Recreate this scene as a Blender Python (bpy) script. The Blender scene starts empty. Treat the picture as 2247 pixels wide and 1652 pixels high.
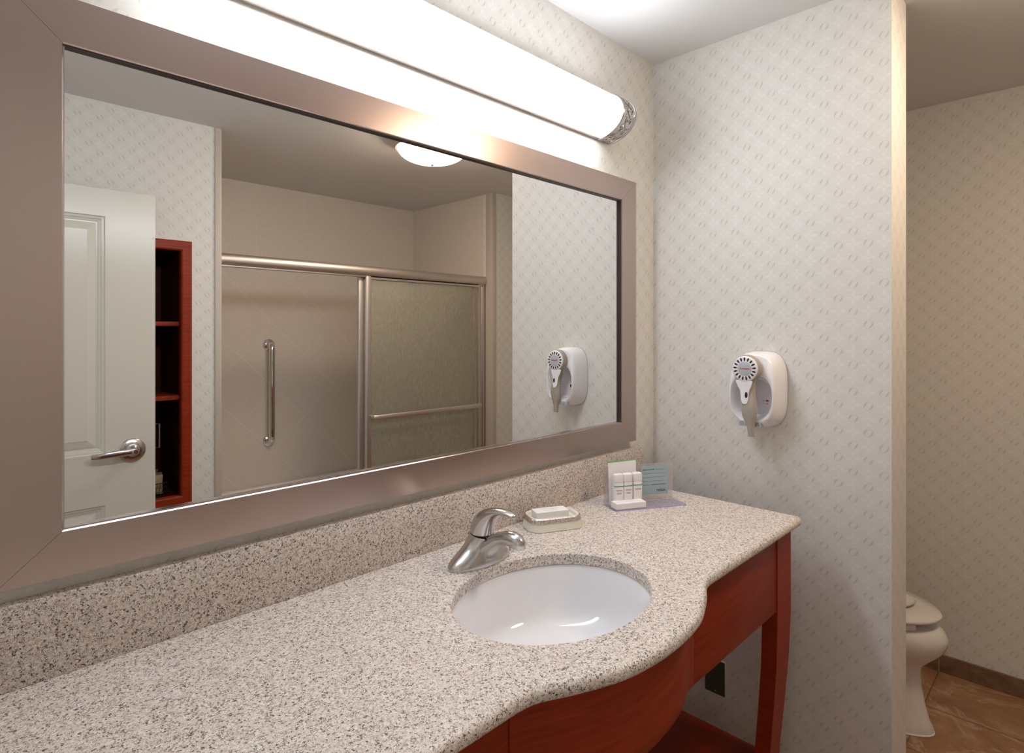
import bpy, bmesh, math, random
from mathutils import Vector, Matrix
random.seed(4)
PI = math.pi
COL = bpy.context.scene.collection

# ------------------------------------------------------------------ nodes
class NT:
    def __init__(s, name):
        s.m = bpy.data.materials.new(name); s.m.use_nodes = True
        s.t = s.m.node_tree; s.t.nodes.clear()
        s.out = s.t.nodes.new('ShaderNodeOutputMaterial')
    def n(s, typ, **k):
        o = s.t.nodes.new(typ)
        for a, b in k.items(): setattr(o, a, b)
        return o
    def link(s, a, b): s.t.links.new(a, b)
    def put(s, sock, v):
        if v is None: return
        if isinstance(v, bpy.types.NodeSocket): s.link(v, sock)
        else: sock.default_value = v
    def M(s, op, a, b=None, c=None, clamp=False):
        o = s.n('ShaderNodeMath', operation=op); o.use_clamp = clamp
        s.put(o.inputs[0], a); s.put(o.inputs[1], b)
        if c is not None: s.put(o.inputs[2], c)
        return o.outputs[0]
    def V(s, op, a, b=None):
        o = s.n('ShaderNodeVectorMath', operation=op); s.put(o.inputs[0], a); s.put(o.inputs[1], b)
        return o.outputs[0]
    def step(s, x, lo, hi):
        o = s.n('ShaderNodeMapRange', interpolation_type='SMOOTHSTEP')
        s.put(o.inputs[0], x); o.inputs[1].default_value = lo; o.inputs[2].default_value = hi
        return o.outputs[0]
    def mix(s, f, a, b, blend='MIX'):
        o = s.n('ShaderNodeMix', data_type='RGBA', blend_type=blend)
        s.put(o.inputs[0], f); s.put(o.inputs[6], c4(a)); s.put(o.inputs[7], c4(b))
        return o.outputs[2]
    def ramp(s, f, stops, interp='LINEAR'):
        o = s.n('ShaderNodeValToRGB'); cr = o.color_ramp; cr.interpolation = interp
        while len(cr.elements) > 1: cr.elements.remove(cr.elements[-1])
        cr.elements[0].position = stops[0][0]; cr.elements[0].color = c4(stops[0][1])
        for p, c in stops[1:]:
            e = cr.elements.new(p); e.color = c4(c)
        s.put(o.inputs[0], f); return o.outputs[0]
    def obj(s): return s.n('ShaderNodeTexCoord').outputs['Object']
    def uv(s): return s.n('ShaderNodeTexCoord').outputs['UV']
    def sep(s, v):
        o = s.n('ShaderNodeSeparateXYZ'); s.put(o.inputs[0], v); return o.outputs
    def noise(s, vec, scale, detail=2.0, rough=.5, out=0, dist=0.0):
        o = s.n('ShaderNodeTexNoise'); s.put(o.inputs['Vector'], vec)
        o.inputs['Scale'].default_value = scale; o.inputs['Detail'].default_value = detail
        o.inputs['Roughness'].default_value = rough; o.inputs['Distortion'].default_value = dist
        return o.outputs[out]
    def mapping(s, vec, scale=(1, 1, 1), rot=(0, 0, 0)):
        o = s.n('ShaderNodeMapping'); s.put(o.inputs[0], vec)
        o.inputs['Scale'].default_value = scale; o.inputs['Rotation'].default_value = rot
        return o.outputs[0]
    def bump(s, h, strength=.2, dist=.001):
        o = s.n('ShaderNodeBump'); o.inputs['Strength'].default_value = strength
        o.inputs['Distance'].default_value = dist; s.put(o.inputs['Height'], h); return o.outputs[0]
    def bsdf(s, color=(.8, .8, .8), rough=.5, metal=0., spec=.5, normal=None, coat=0., coat_rough=.05, emis=None, emis_s=0., trans=0., ior=1.45, aniso=0.):
        o = s.n('ShaderNodeBsdfPrincipled')
        s.put(o.inputs['Base Color'], c4(color)); s.put(o.inputs['Roughness'], rough)
        s.put(o.inputs['Metallic'], metal); s.put(o.inputs['Specular IOR Level'], spec)
        s.put(o.inputs['Coat Weight'], coat); s.put(o.inputs['Coat Roughness'], coat_rough)
        s.put(o.inputs['Transmission Weight'], trans); s.put(o.inputs['IOR'], ior)
        s.put(o.inputs['Anisotropic'], aniso)
        if emis is not None:
            s.put(o.inputs['Emission Color'], c4(emis)); o.inputs['Emission Strength'].default_value = emis_s
        if normal is not None: s.link(normal, o.inputs['Normal'])
        s.link(o.outputs[0], s.out.inputs[0]); return o

def c4(c):
    if isinstance(c, bpy.types.NodeSocket) or c is None: return c
    return tuple(c) + (1.0,) if len(c) == 3 else tuple(c)

def simple(name, color, rough=.5, metal=0., **k):
    n = NT(name)
    co = n.obj(); f = n.noise(co, 60, 3)
    col = n.mix(n.M('MULTIPLY', f, .10), color, tuple(max(0, x * .8) for x in color))
    n.bsdf(col, rough, metal, **k); return n.m

# wallpaper: leaf rings on a diagonal lattice; the UV map of every papered wall is in metres
def wallpaper():
    n = NT('wallpaper'); L = .0775 * .70711
    u, v, _ = n.sep(n.V('SUBTRACT', n.uv(), (.7336, 1.8264 - .03875, 0)))
    k = .70711 / L
    r = n.M('MULTIPLY', n.M('ADD', u, v), k); w = n.M('MULTIPLY', n.M('SUBTRACT', v, u), k)
    fr = n.M('MULTIPLY', n.M('SUBTRACT', n.M('FRACT', r), .5), L * 1000)
    fw = n.M('MULTIPLY', n.M('SUBTRACT', n.M('FRACT', w), .5), L * 1000)
    fr0, fw0 = fr, fw; ca, sa = math.cos(math.radians(15)), math.sin(math.radians(15))
    fr = n.M('ADD', n.M('MULTIPLY', fr0, ca), n.M('MULTIPLY', fw0, sa)); fw = n.M('SUBTRACT', n.M('MULTIPLY', fw0, ca), n.M('MULTIPLY', fr0, sa))
    sg = n.M('SIGN', fw)
    fs = n.M('ADD', fr, n.M('MULTIPLY', sg, 1.2)); aw = n.M('ABSOLUTE', fw); ar = n.M('ABSOLUTE', fr)
    fs2 = n.M('MULTIPLY', fs, fs)
    hw = n.M('MULTIPLY', n.M('SUBTRACT', 1.0, n.M('DIVIDE', fs2, 130.0)), 2.9)
    cen = n.M('SUBTRACT', 8.9, n.M('MULTIPLY', fs2, .021))
    leaf = n.step(n.M('SUBTRACT', hw, n.M('ABSOLUTE', n.M('SUBTRACT', aw, cen))), -.1, .5)
    vein = n.step(n.M('ABSOLUTE', n.M('SUBTRACT', aw, cen)), .0, .5)
    leaf = n.M('MULTIPLY', leaf, n.M('ADD', .8, n.M('MULTIPLY', vein, .2)))
    arc_c = n.M('SUBTRACT', 12.2, n.M('MULTIPLY', n.M('MULTIPLY', fw, fw), .05))
    arc = n.M('SUBTRACT', 1.0, n.step(n.M('ABSOLUTE', n.M('SUBTRACT', ar, arc_c)), .15, .75))
    arc = n.M('MULTIPLY', arc, n.M('SUBTRACT', 1.0, n.step(aw, 5.2, 7.0)))
    ring = n.M('MAXIMUM', leaf, n.M('MULTIPLY', arc, .8))
    # each ring printed a little stronger or weaker
    o = n.n('ShaderNodeTexWhiteNoise', noise_dimensions='2D')
    cv = n.n('ShaderNodeCombineXYZ'); n.put(cv.inputs[0], n.M('FLOOR', r)); n.put(cv.inputs[1], n.M('FLOOR', w)); n.link(cv.outputs[0], o.inputs['Vector'])
    ring = n.M('MULTIPLY', ring, n.M('ADD', .75, n.M('MULTIPLY', o.outputs[0], .35)))
    hr = n.M('SUBTRACT', L * 500, n.M('ABSOLUTE', fr0)); hh = n.M('SUBTRACT', L * 500, n.M('ABSOLUTE', fw0))
    p = n.M('MULTIPLY', n.M('ADD', hr, hh), .7071); q = n.M('ABSOLUTE', n.M('MULTIPLY', n.M('SUBTRACT', hr, hh), .7071))
    pp = n.M('DIVIDE', n.M('SUBTRACT', p, 10.5), 9.5)
    petal = n.step(n.M('SUBTRACT', n.M('MULTIPLY', n.M('SUBTRACT', 1.0, n.M('MULTIPLY', pp, pp)), 5.2), q), -.2, .6)
    rib = n.M('SUBTRACT', 1.0, n.step(q, .1, .9))
    petal = n.M('MULTIPLY', petal, n.M('SUBTRACT', 1.0, n.M('MULTIPLY', rib, .5)))
    weave = n.noise(n.mapping(n.uv(), (35, 900, 1)), 1.0, 3, .6)
    base = n.mix(n.noise(n.uv(), 3.0, 2), (.752, .730, .697), (.74, .730, .690))
    c = n.mix(n.M('MULTIPLY', petal, .55), base, (.82, .805, .775))
    c = n.mix(ring, c, (.60, .585, .505))
    c = n.mix(n.M('MULTIPLY', n.step(weave, .48, .62), .26), c, (.55, .51, .43))
    n.bsdf(c, .62, spec=.25, normal=n.bump(weave, .15, .0006)); return n.m

def granite():
    n = NT('speckled_granite'); co = n.obj()
    d = n.V('ADD', co, n.V('MULTIPLY', n.V('SUBTRACT', n.noise(co, 260, 3, .6, 1), (.5, .5, .5)), (.009, .009, .009)))
    def vor(scale, vec):
        o = n.n('ShaderNodeTexVoronoi'); n.link(vec, o.inputs['Vector']); o.inputs['Scale'].default_value = scale
        return n.sep(o.outputs['Color'])
    a = vor(430, d); b = vor(760, d)
    base = n.ramp(a[0], [(0, (.58, .46, .41)), (.22, (.80, .76, .72)), (.45, (.70, .605, .54)), (.62, (.84, .81, .78)), (.8, (.64, .59, .545)), (.92, (.88, .86, .84))], 'CONSTANT')
    base = n.mix(n.step(n.noise(co, 90, 3), .35, .65), base, n.mix(.5, base, (.78, .68, .62)))
    clus = n.noise(co, 170, 2, .5)
    dark = n.M('MULTIPLY', n.M('LESS_THAN', b[1], .27), n.step(clus, .42, .58))
    dark2 = n.M('LESS_THAN', a[2], .055)
    gray = n.M('LESS_THAN', b[0], .20)
    c = n.mix(n.M('MULTIPLY', gray, .55), base, (.40, .34, .29))
    c = n.mix(n.M('MULTIPLY', n.M('MAXIMUM', dark, dark2), .94), c, (.06, .05, .035))
    n.bsdf(c, .40, spec=.32); return n.m

def cherry(name='cherry_wood', dark=1.0, rough=.28):
    n = NT(name); co = n.obj()
    g = n.noise(n.mapping(co, (6, 6, 90)), 1.5, 4, .6)
    bl = n.noise(co, 7, 3)
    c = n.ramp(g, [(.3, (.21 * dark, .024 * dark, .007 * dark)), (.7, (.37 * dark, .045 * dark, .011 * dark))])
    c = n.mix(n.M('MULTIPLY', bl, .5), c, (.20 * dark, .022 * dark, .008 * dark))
    n.bsdf(c, rough + .12, spec=.22, normal=n.bump(g, .08, .0005)); return n.m

def brushed(name, color, rough, axis, scale=500, amt=.25, bmp=.06):
    n = NT(name); co = n.obj()
    sc = [scale, scale, scale]; sc[axis] = 4
    g = n.noise(n.mapping(co, tuple(sc)), 1.0, 3, .6)
    c = n.mix(n.M('MULTIPLY', g, amt), color, tuple(x * .8 for x in color))
    r = n.M('ADD', rough - amt * .2, n.M('MULTIPLY', g, amt * .4))
    n.bsdf(c, r, 1.0, normal=n.bump(g, bmp, .0003)); return n.m

def surround():
    n = NT('speckled_shower_panel'); co = n.obj(); x, y, z = n.sep(co)
    s = n.noise(co, 420, 3, .7); s2 = n.noise(co, 900, 2, .6)
    c = n.ramp(s, [(.35, (.60, .53, .455)), (.5, (.72, .65, .575)), (.68, (.77, .70, .63))])
    c = n.mix(n.M('MULTIPLY', n.step(s2, .6, .7), .35), c, (.42, .31, .22))
    h = n.M('ADD', x, y)
    def lines(val, per, wd=.0022):
        f = n.M('ABSOLUTE', n.M('SUBTRACT', n.M('FRACT', n.M('DIVIDE', val, per)), .5))
        return n.M('SUBTRACT', 1.0, n.step(f, wd / per * .4, wd / per))
    diag = n.M('MAXIMUM', lines(n.M('MULTIPLY', n.M('ADD', h, z), .7071), .305), n.M('MULTIPLY', lines(n.M('MULTIPLY', n.M('SUBTRACT', h, z), .7071), .305), .6))
    sq = n.M('MULTIPLY', n.M('MAXIMUM', lines(h, .33), lines(z, .33)), .45)
    up = n.step(z, 1.90, 1.901)
    ln = n.M('ADD', n.M('MULTIPLY', diag, n.M('SUBTRACT', 1.0, up)), n.M('MULTIPLY', sq, up))
    c = n.mix(n.M('MULTIPLY', ln, .45), c, (.92, .87, .80))
    n.bsdf(c, .42, spec=.4); return n.m

def tile_floor():
    n = NT('terracotta_travertine_tile'); co = n.obj(); x, y, z = n.sep(co)
    a = n.noise(co, 5, 6, .65, dist=1.2); b = n.noise(co, 40, 4, .6)
    c = n.ramp(a, [(.3, (.27, .125, .065)), (.5, (.37, .19, .10)), (.62, (.42, .24, .135)), (.72, (.50, .36, .22))])
    v = n.noise(co, 2.6, 5, .6, dist=.8)
    vein = n.M('SUBTRACT', 1.0, n.step(n.M('ABSOLUTE', n.M('SUBTRACT', v, .53)), .004, .022))
    c = n.mix(n.M('MULTIPLY', vein, .5), c, (.58, .43, .28))
    c = n.mix(n.M('MULTIPLY', n.step(b, .4, .65), .3), c, (.28, .15, .085))
    def gl(val, off, per):
        f = n.M('ABSOLUTE', n.M('SUBTRACT', n.M('FRACT', n.M('ADD', n.M('DIVIDE', n.M('SUBTRACT', val, off), per), .5)), .5))
        return n.M('SUBTRACT', 1.0, n.step(f, .002 / per, .0035 / per))
    g = n.M('MAXIMUM', gl(x, .861, .325), gl(y, -.681, .325))
    c = n.mix(n.M('MULTIPLY', g, .8), c, (.16, .09, .05))
    n.bsdf(c, .32, spec=.4, normal=n.bump(n.M('SUBTRACT', 1.0, g), .3, .001)); return n.m

def base_tile():
    n = NT('brown_marble_base_tile'); co = n.obj(); x, y, z = n.sep(co)
    a = n.noise(co, 14, 5, .7, dist=.5)
    c = n.ramp(a, [(.3, (.13, .075, .045)), (.55, (.22, .13, .08)), (.75, (.33, .21, .13))])
    f = n.M('ABSOLUTE', n.M('SUBTRACT', n.M('FRACT', n.M('ADD', n.M('DIVIDE', n.M('ADD', y, .681), .325), .5)), .5))
    c = n.mix(n.M('SUBTRACT', 1.0, n.step(f, .004, .009)), c, (.36, .24, .14))
    n.bsdf(c, .35); return n.m

def rain_glass():
    n = NT('rain_textured_glass'); co = n.obj()
    g = n.noise(n.mapping(co, (260, 260, 45)), 1.0, 3, .6)
    nor = n.bump(g, .8, .004)
    o = n.bsdf(n.mix(n.step(g, .4, .65), (.52, .50, .44), (.64, .62, .56)), .16, spec=.6, normal=nor)
    t = n.n('ShaderNodeBsdfTransparent'); n.put(t.inputs[0], n.mix(n.step(g, .42, .60), (.88, .88, .84), (.98, .98, .95)))
    mx = n.n('ShaderNodeMixShader'); mx.inputs[0].default_value = .24
    n.link(t.outputs[0], mx.inputs[1]); n.link(o.outputs[0], mx.inputs[2]); n.link(mx.outputs[0], n.out.inputs[0])
    return n.m

def acrylic(name='clear_acrylic', col=(.66, .60, .60), k=.30):
    n = NT(name); co = n.obj()
    f = n.noise(co, 30, 2)
    gl = n.bsdf(n.mix(f, col, tuple(x * .97 for x in col)), .05, spec=.6)
    t = n.n('ShaderNodeBsdfTransparent'); t.inputs[0].default_value = (.97, .96, .98, 1)
    mx = n.n('ShaderNodeMixShader'); mx.inputs[0].default_value = k
    n.link(t.outputs[0], mx.inputs[1]); n.link(gl.outputs[0], mx.inputs[2]); n.link(mx.outputs[0], n.out.inputs[0])
    return n.m

def emitter(name, col, s, rim=False):
    n = NT(name); co = n.obj()
    f = n.noise(co, 4, 1)
    c = n.mix(n.M('MULTIPLY', f, .06), col, tuple(x * .95 for x in col))
    n.bsdf((.9, .9, .9), .3, emis=c, emis_s=s); return n.m

MT = dict(
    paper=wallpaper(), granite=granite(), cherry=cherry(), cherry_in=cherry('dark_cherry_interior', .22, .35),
    frame_h=brushed('brushed_bronze_nickel_h', (.53, .425, .39), .27, 0, 700, .04, .001), frame_v=brushed('brushed_bronze_nickel_v', (.53, .425, .39), .27, 2, 700, .04, .001),
    nickel=brushed('brushed_nickel', (.60, .58, .57), .24, 2, 250), surround=surround(), floor=tile_floor(), base=base_tile(),
    rain=rain_glass(), acrylic=acrylic(), acrylic_base=acrylic('lilac_tinted_acrylic', (.80, .76, .90), .30),
    ceiling=simple('matte_white_ceiling', (.74, .73, .72), .9, spec=.2), doorpaint=simple('cream_door_paint', (.69, .67, .59), .22, spec=.5),
    chrome=simple('polished_chrome', (.80, .80, .82), .07, 1.), satin=simple('satin_aluminium', (.68, .62, .585), .44, 1.),
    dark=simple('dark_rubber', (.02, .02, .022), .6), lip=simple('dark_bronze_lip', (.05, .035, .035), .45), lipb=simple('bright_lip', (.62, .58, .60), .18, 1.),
    porcelain=simple('white_porcelain', (.88, .88, .91), .08, coat=.5), biscuit=simple('biscuit_ceramic', (.78, .76, .66), .12, coat=.4),
    plastic=simple('white_plastic', (.86, .84, .86), .22), plastic_in=simple('white_plastic_matte', (.76, .73, .79), .35), taupe=simple('taupe_grip_plastic', (.40, .355, .31), .38),
    greyp=simple('light_grey_plastic', (.48, .50, .54), .35), paperw=simple('white_card', (.85, .83, .84), .6), blue=simple('pale_blue_paper', (.37, .50, .55), .6),
    green=simple('green_print', (.20, .42, .16), .6), teal=simple('teal_print', (.05, .34, .37), .5), ink=simple('dark_ink', (.02, .025, .03), .6),
    greyink=simple('grey_ink', (.30, .30, .32), .6), red=simple('red_print', (.62, .04, .03), .45), faint=simple('faint_lilac_ink', (.55, .54, .66), .6),
    violet=simple('violet_print', (.25, .13, .32), .5), darkplate=simple('dark_plate', (.07, .07, .045), .5), beigetrim=simple('beige_trim', (.55, .49, .42), .45),
    kraft=simple('kraft_paper', (.42, .30, .16), .6), foil=simple('silver_foil', (.8, .8, .8), .2, 1.), wire=simple('black_wire', (.015, .015, .015), .35),
    black=simple('black_gloss_plastic', (.02, .02, .022), .2), towel=None, toilet=simple('white_vitreous_china', (.78, .75, .70), .10, coat=.4),
    bar=emitter('vanity_diffuser', (.90, .945, 1.0), 7.6), bowl=emitter('ceiling_bowl', (1.0, .78, .57), 16.5), screen=simple('mirror_backing', (.1, .1, .1), .5),
    bedroom=simple('hall_paint', (.70, .66, .58), .8),
)
def towelm():
    n = NT('white_terry'); co = n.obj(); f = n.noise(co, 600, 2)
    n.bsdf((.80, .77, .70), .95, spec=.1, normal=n.bump(f, .8, .003)); return n.m
MT['towel'] = towelm()
def mirrorm():
    n = NT('silvered_mirror'); co = n.obj(); f = n.noise(co, 2, 1)
    n.bsdf(n.mix(f, (.90, .905, .90), (.89, .90, .895)), 0.0, 1.0); return n.m
MT['mirror'] = mirrorm()

# ------------------------------------------------------------------ geometry
def tag(o, label=None, cat=None, group=None, kind=None):
    if label: o['label'] = label
    if cat: o['category'] = cat
    if group: o['group'] = group
    if kind: o['kind'] = kind
    return o
def empty(name, loc, label=None, cat=None, group=None, rz=0, kind=None):
    o = bpy.data.objects.new(name, None); COL.objects.link(o); o.location = loc; o.rotation_euler.z = rz
    o.empty_display_size = .05
    return tag(o, label, cat, group, kind)
class G:
    def __init__(s): s.b = bmesh.new(); s.mi = 0
    def faces(s, vs, fs, smooth=False):
        bv = [s.b.verts.new(v) for v in vs]
        for f in fs:
            try:
                q = s.b.faces.new([bv[i] for i in f]); q.material_index = s.mi; q.smooth = smooth
            except ValueError: pass
        return s
    def box(s, lo, hi, bev=0, seg=2):
        t = bmesh.new()
        bmesh.ops.create_cube(t, size=1)
        for v in t.verts: v.co = Vector([lo[i] + (v.co[i] + .5) * (hi[i] - lo[i]) for i in range(3)])
        if bev: bmesh.ops.bevel(t, geom=list(t.edges), offset=bev, segments=seg, profile=.5, affect='EDGES')
        s.add(t, smooth=bool(bev)); return s
    def add(s, t, mat=None, smooth=False):
        idx = {}
        for v in t.verts: idx[v] = s.b.verts.new(mat @ v.co if mat else v.co)
        for f in t.faces:
            q = s.b.faces.new([idx[v] for v in f.verts]); q.material_index = s.mi; q.smooth = smooth
        t.free()
    def loft(s, rings, closed=True, caps=(True, True), cyc=False, smooth=True):
        n = len(rings[0]); R = [[s.b.verts.new(p) for p in r] for r in rings]
        m = len(R)
        for i in range(m if cyc else m - 1):
            a, c = R[i], R[(i + 1) % m]
            for j in range(n if closed else n - 1):
                k = (j + 1) % n
                try:
                    q = s.b.faces.new((a[j], a[k], c[k], c[j])); q.material_index = s.mi; q.smooth = smooth
                except ValueError: pass
        if not cyc and closed:
            for w, r in ((caps[0], R[0]), (caps[1], R[-1])):
                if w:
                    q = s.b.faces.new(r); q.material_index = s.mi; q.smooth = False
        return s
    def tube(s, pts, rad, n=16, caps=(True, True), flat=1.0, up=None):
        pts = [Vector(p) for p in pts]; rings = []
        rad = rad if isinstance(rad, (list, tuple)) else [rad] * len(pts)
        flat = flat if isinstance(flat, (list, tuple)) else [flat] * len(pts)
        prev = Vector(up) if up else None
        for i, p in enumerate(pts):
            t = (pts[min(i + 1, len(pts) - 1)] - pts[max(i - 1, 0)]).normalized()
            if prev is None: prev = t.orthogonal()
            u = (prev - t * prev.dot(t)).normalized(); prev = u if not up else Vector(up); w = t.cross(u)
            rings.append([p + (u * math.cos(a) * rad[i] * flat[i] + w * math.sin(a) * rad[i]) for a in [2 * PI * k / n for k in range(n)]])
        return s.loft(rings, caps=caps)
    def lathe(s, prof, c=(0, 0, 0), n=40, axis='z', sx=1, sy=1):
        rings = []
        for r, h in prof:
            ring = []
            for k in range(n):
                a = 2 * PI * k / n; x, y = r * math.cos(a) * sx, r * math.sin(a) * sy
                p = {'z': (x, y, h), 'x': (h, x, y), 'y': (x, h, y)}[axis]
                ring.append((c[0] + p[0], c[1] + p[1], c[2] + p[2]))
            rings.append(ring)
        return s.loft(rings)
    def build(s, name, mats, parent=None, uv=False, angle=35, loc=None):
        me = bpy.data.meshes.new(name)
        bmesh.ops.recalc_face_normals(s.b, faces=list(s.b.faces))
        if uv:
            ul = s.b.loops.layers.uv.new('UVMap')
            for f in s.b.faces:
                nn = f.normal
                for l in f.loops:
                    c = l.vert.co
                    if abs(nn.x) > .5: l[ul].uv = (-c.y if nn.x < 0 else c.y, c.z)
                    elif abs(nn.y) > .5: l[ul].uv = (c.x if nn.y < 0 else -c.x, c.z)
                    else: l[ul].uv = (c.x, c.y)
        s.b.to_mesh(me); s.b.free()
        for m in (mats if isinstance(mats, (list, tuple)) else [mats]): me.materials.append(m)
        if any(p.use_smooth for p in me.polygons): me.set_sharp_from_angle(angle=math.radians(angle))
        o = bpy.data.objects.new(name, me); COL.objects.link(o)
        if parent: o.parent = parent
        if loc: o.location = loc
        return o
def box(name, lo, hi, m, parent=None, bev=0, uv=False): return G().box(lo, hi, bev).build(name, m, parent, uv=uv)
def struct(o): o['kind'] = 'structure'; return o
def text(name, body, size, m, parent, mat, align='LEFT', bold=0., shear=0., squash=1.0, thick=.0001):
    c = bpy.data.curves.new('lettering_source', 'FONT'); c.body = body; c.size = size; c.align_x = align; c.extrude = thick; c.offset = bold; c.shear = shear
    t = bpy.data.objects.new('lettering_source', c); COL.objects.link(t); bpy.context.view_layer.update()
    me = bpy.data.meshes.new_from_object(t.evaluated_get(bpy.context.evaluated_depsgraph_get()))
    bpy.data.objects.remove(t); bpy.data.curves.remove(c)
    me.transform(mat @ Matrix.Diagonal((squash, 1, 1, 1))); me.materials.clear(); me.materials.append(m); me.name = name
    o = bpy.data.objects.new(name, me); COL.objects.link(o); o.parent = parent
    return o
def frame_m(origin, x, y):      # matrix whose x / y axes are given (local text plane)
    x = Vector(x).normalized(); y = Vector(y).normalized(); z = x.cross(y)
    m = Matrix((x, y, z)).transposed().to_4x4(); m.translation = Vector(origin); return m
def sup(cx, cz, a, b, e, x, n=56):      # superellipse ring in a plane x = const, over (y, z)
    r = []
    for k in range(n):
        t = 2 * PI * k / n; c, s_ = math.cos(t), math.sin(t)
        r.append((x, cx + a * math.copysign(abs(c) ** (2 / e), c), cz + b * math.copysign(abs(s_) ** (2 / e), s_)))
    return r
def rrect(cx, cy, a, b, r, z, n=8):      # rounded rectangle ring in plane z
    out = []
    for (sx, sy, a0) in ((1, 1, 0), (-1, 1, PI / 2), (-1, -1, PI), (1, -1, 1.5 * PI)):
        for k in range(n + 1):
            t = a0 + PI / 2 * k / n
            out.append((cx + sx * (a - r) + r * math.cos(t), cy + sy * (b - r) + r * math.sin(t), z))
    return out

H = 2.438; YB = -1.88; XT = 1.19; XL = -2.0
XJ0, XJ1, YT = -.876, .952, -2.82       # shower recess
# ------------------------------------------------------------------ setting
P = MT['paper']
struct(box('floor', (XL - .6, -2.95, -.1), (XT + .1, .1, 0), MT['floor']))
struct(box('ceiling', (XL - .12, -2.95, H), (XT + .1, .1, H + .1), MT['ceiling']))
struct(box('wall_back', (XL - .1, 0, 0), (XT + .1, .1, H), P, uv=True))
struct(box('wall_right', (0, -.752, 0), (.177, 0, H), P, uv=True))
struct(box('wall_far', (XT, YB, 0), (XT + .1, 0, H), P, uv=True))
g = G()
nx0, nx1, nz0, nz1 = -1.42, -1.002, .66, 1.872      # the niche opening
g.box((XL, YB - .1, 0), (nx0, YB, H)); g.box((nx0, YB - .1, 0), (nx1, YB, nz0)); g.box((nx0, YB - .1, nz1), (nx1, YB, H)); g.box((nx1, YB - .1, 0), (XJ0, YB, H))
struct(g.build('wall_front_left', P, uv=True))
struct(box('wall_front_right', (XJ1, YB - .1, 0), (XT, YB, H), P, uv=True))
struct(box('wall_shower_left', (XJ0 - .03, YT, 0), (XJ0, YB - .1, H), MT['surround']))
struct(box('wall_shower_right', (XJ1, YT, 0), (XJ1 + .03, YB - .1, H), MT['surround']))
struct(box('wall_shower_back', (XJ0 - .03, YT - .05, 0), (XJ1 + .03, YT, H), MT['surround']))
g = G(); g.box((XL - .1, -.93, 0), (XL, 0, H)); g.box((XL - .1, YB - .1, 0), (XL, -1.80, H)); g.box((XL - .1, -1.80, 2.06), (XL, -.93, H))
struct(g.build('wall_left', P, uv=True))
for k, (x0, x1) in enumerate(((XJ0 - .018, XJ0 + .012), (XJ1 - .012, XJ1 + .022))):
    g = G(); g.box((x0, YB - .06, 0), (x1, YB + .008, H), .002)
    struct(g.build('trim_%d' % (k + 1), MT['beigetrim']))
bb = MT['base']
struct(box('baseboard_far', (XT - .012, YB, 0), (XT, -.012, .073), bb))
struct(box('baseboard_back', (.19, -.012, 0), (XT - .012, 0, .073), bb))
struct(box('baseboard_right', (.177, -.74, 0), (.189, 0, .073), bb))
struct(box('baseboard_partition', (-.012, -.752, 0), (0, -.012, .073), bb))
struct(box('baseboard_rear', (XL, -.012, 0), (-.012, 0, .073), bb))
struct(box('baseboard_front', (XL, YB, 0), (XJ0 - .02, YB + .012, .073), bb))
# ------------------------------------------------------------------ mirror
mir = empty('framed_mirror', (-1.0, 0, 1.083), 'wide wall mirror in a brushed bronze metal frame above the granite backsplash', 'mirror')
def local(o, root):
    for v in o.data.vertices: v.co -= root.location
    return o
ox0, ox1, oz0, oz1 = -1.829, -.153, 1.080, 1.974
ix0, ix1, iz0, iz1 = -1.7475, -.2395, 1.1525, 1.900
YF = -.024
def rail(a, b, c, d, m):         # outer a-b, inner d-c corners as (x, z)
    g = G()
    prof = [0, 1]
    O = lambda p, y: (p[0], y, p[1])
    def lerp(p, q, t): return (p[0] + (q[0] - p[0]) * t, p[1] + (q[1] - p[1]) * t)
    A = []
    for (p, q) in ((a, d), (b, c)):
        A.append([O(p, -.001), O(p, YF + .002), O(lerp(p, q, .012), YF), O(lerp(p, q, .975), YF), O(q, YF + .0025), O(q, -.0135), O(q, -.001)])
    g.loft([A[0], A[1]], smooth=False)
    return local(g.build('frame_rail', m, mir), mir)
gp = .0005
rail((ox0, oz1), (ox1, oz1), (ix1, iz1), (ix0, iz1), MT['frame_h'])
rail((ox0, oz0), (ox1, oz0), (ix1, iz0), (ix0, iz0), MT['frame_h'])
rail((ox0, oz0 + gp), (ox0, oz1 - gp), (ix0, iz1 - gp), (ix0, iz0 + gp), MT['frame_v'])
rail((ox1, oz0 + gp), (ox1, oz1 - gp), (ix1, iz1 - gp), (ix1, iz0 + gp), MT['frame_v'])
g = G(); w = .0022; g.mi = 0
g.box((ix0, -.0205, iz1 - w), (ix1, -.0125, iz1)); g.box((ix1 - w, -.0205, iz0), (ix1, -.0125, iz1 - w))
local(g.build('inner_bead', MT['lip'], mir), mir)  # top and right of the bead: shaded side, shade put into the colour
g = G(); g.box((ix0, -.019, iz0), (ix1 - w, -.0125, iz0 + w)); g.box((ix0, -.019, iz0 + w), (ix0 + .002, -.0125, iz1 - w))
local(g.build('inner_bead', MT['lipb'], mir), mir)  # same bead, bottom and left: bar light's reflection put into a brighter colour
local(box('mirror_glass', (ix0 - .003, -.012, iz0 - .003), (ix1 + .003, -.004, iz1 + .003), MT['mirror'], mir), mir)

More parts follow.
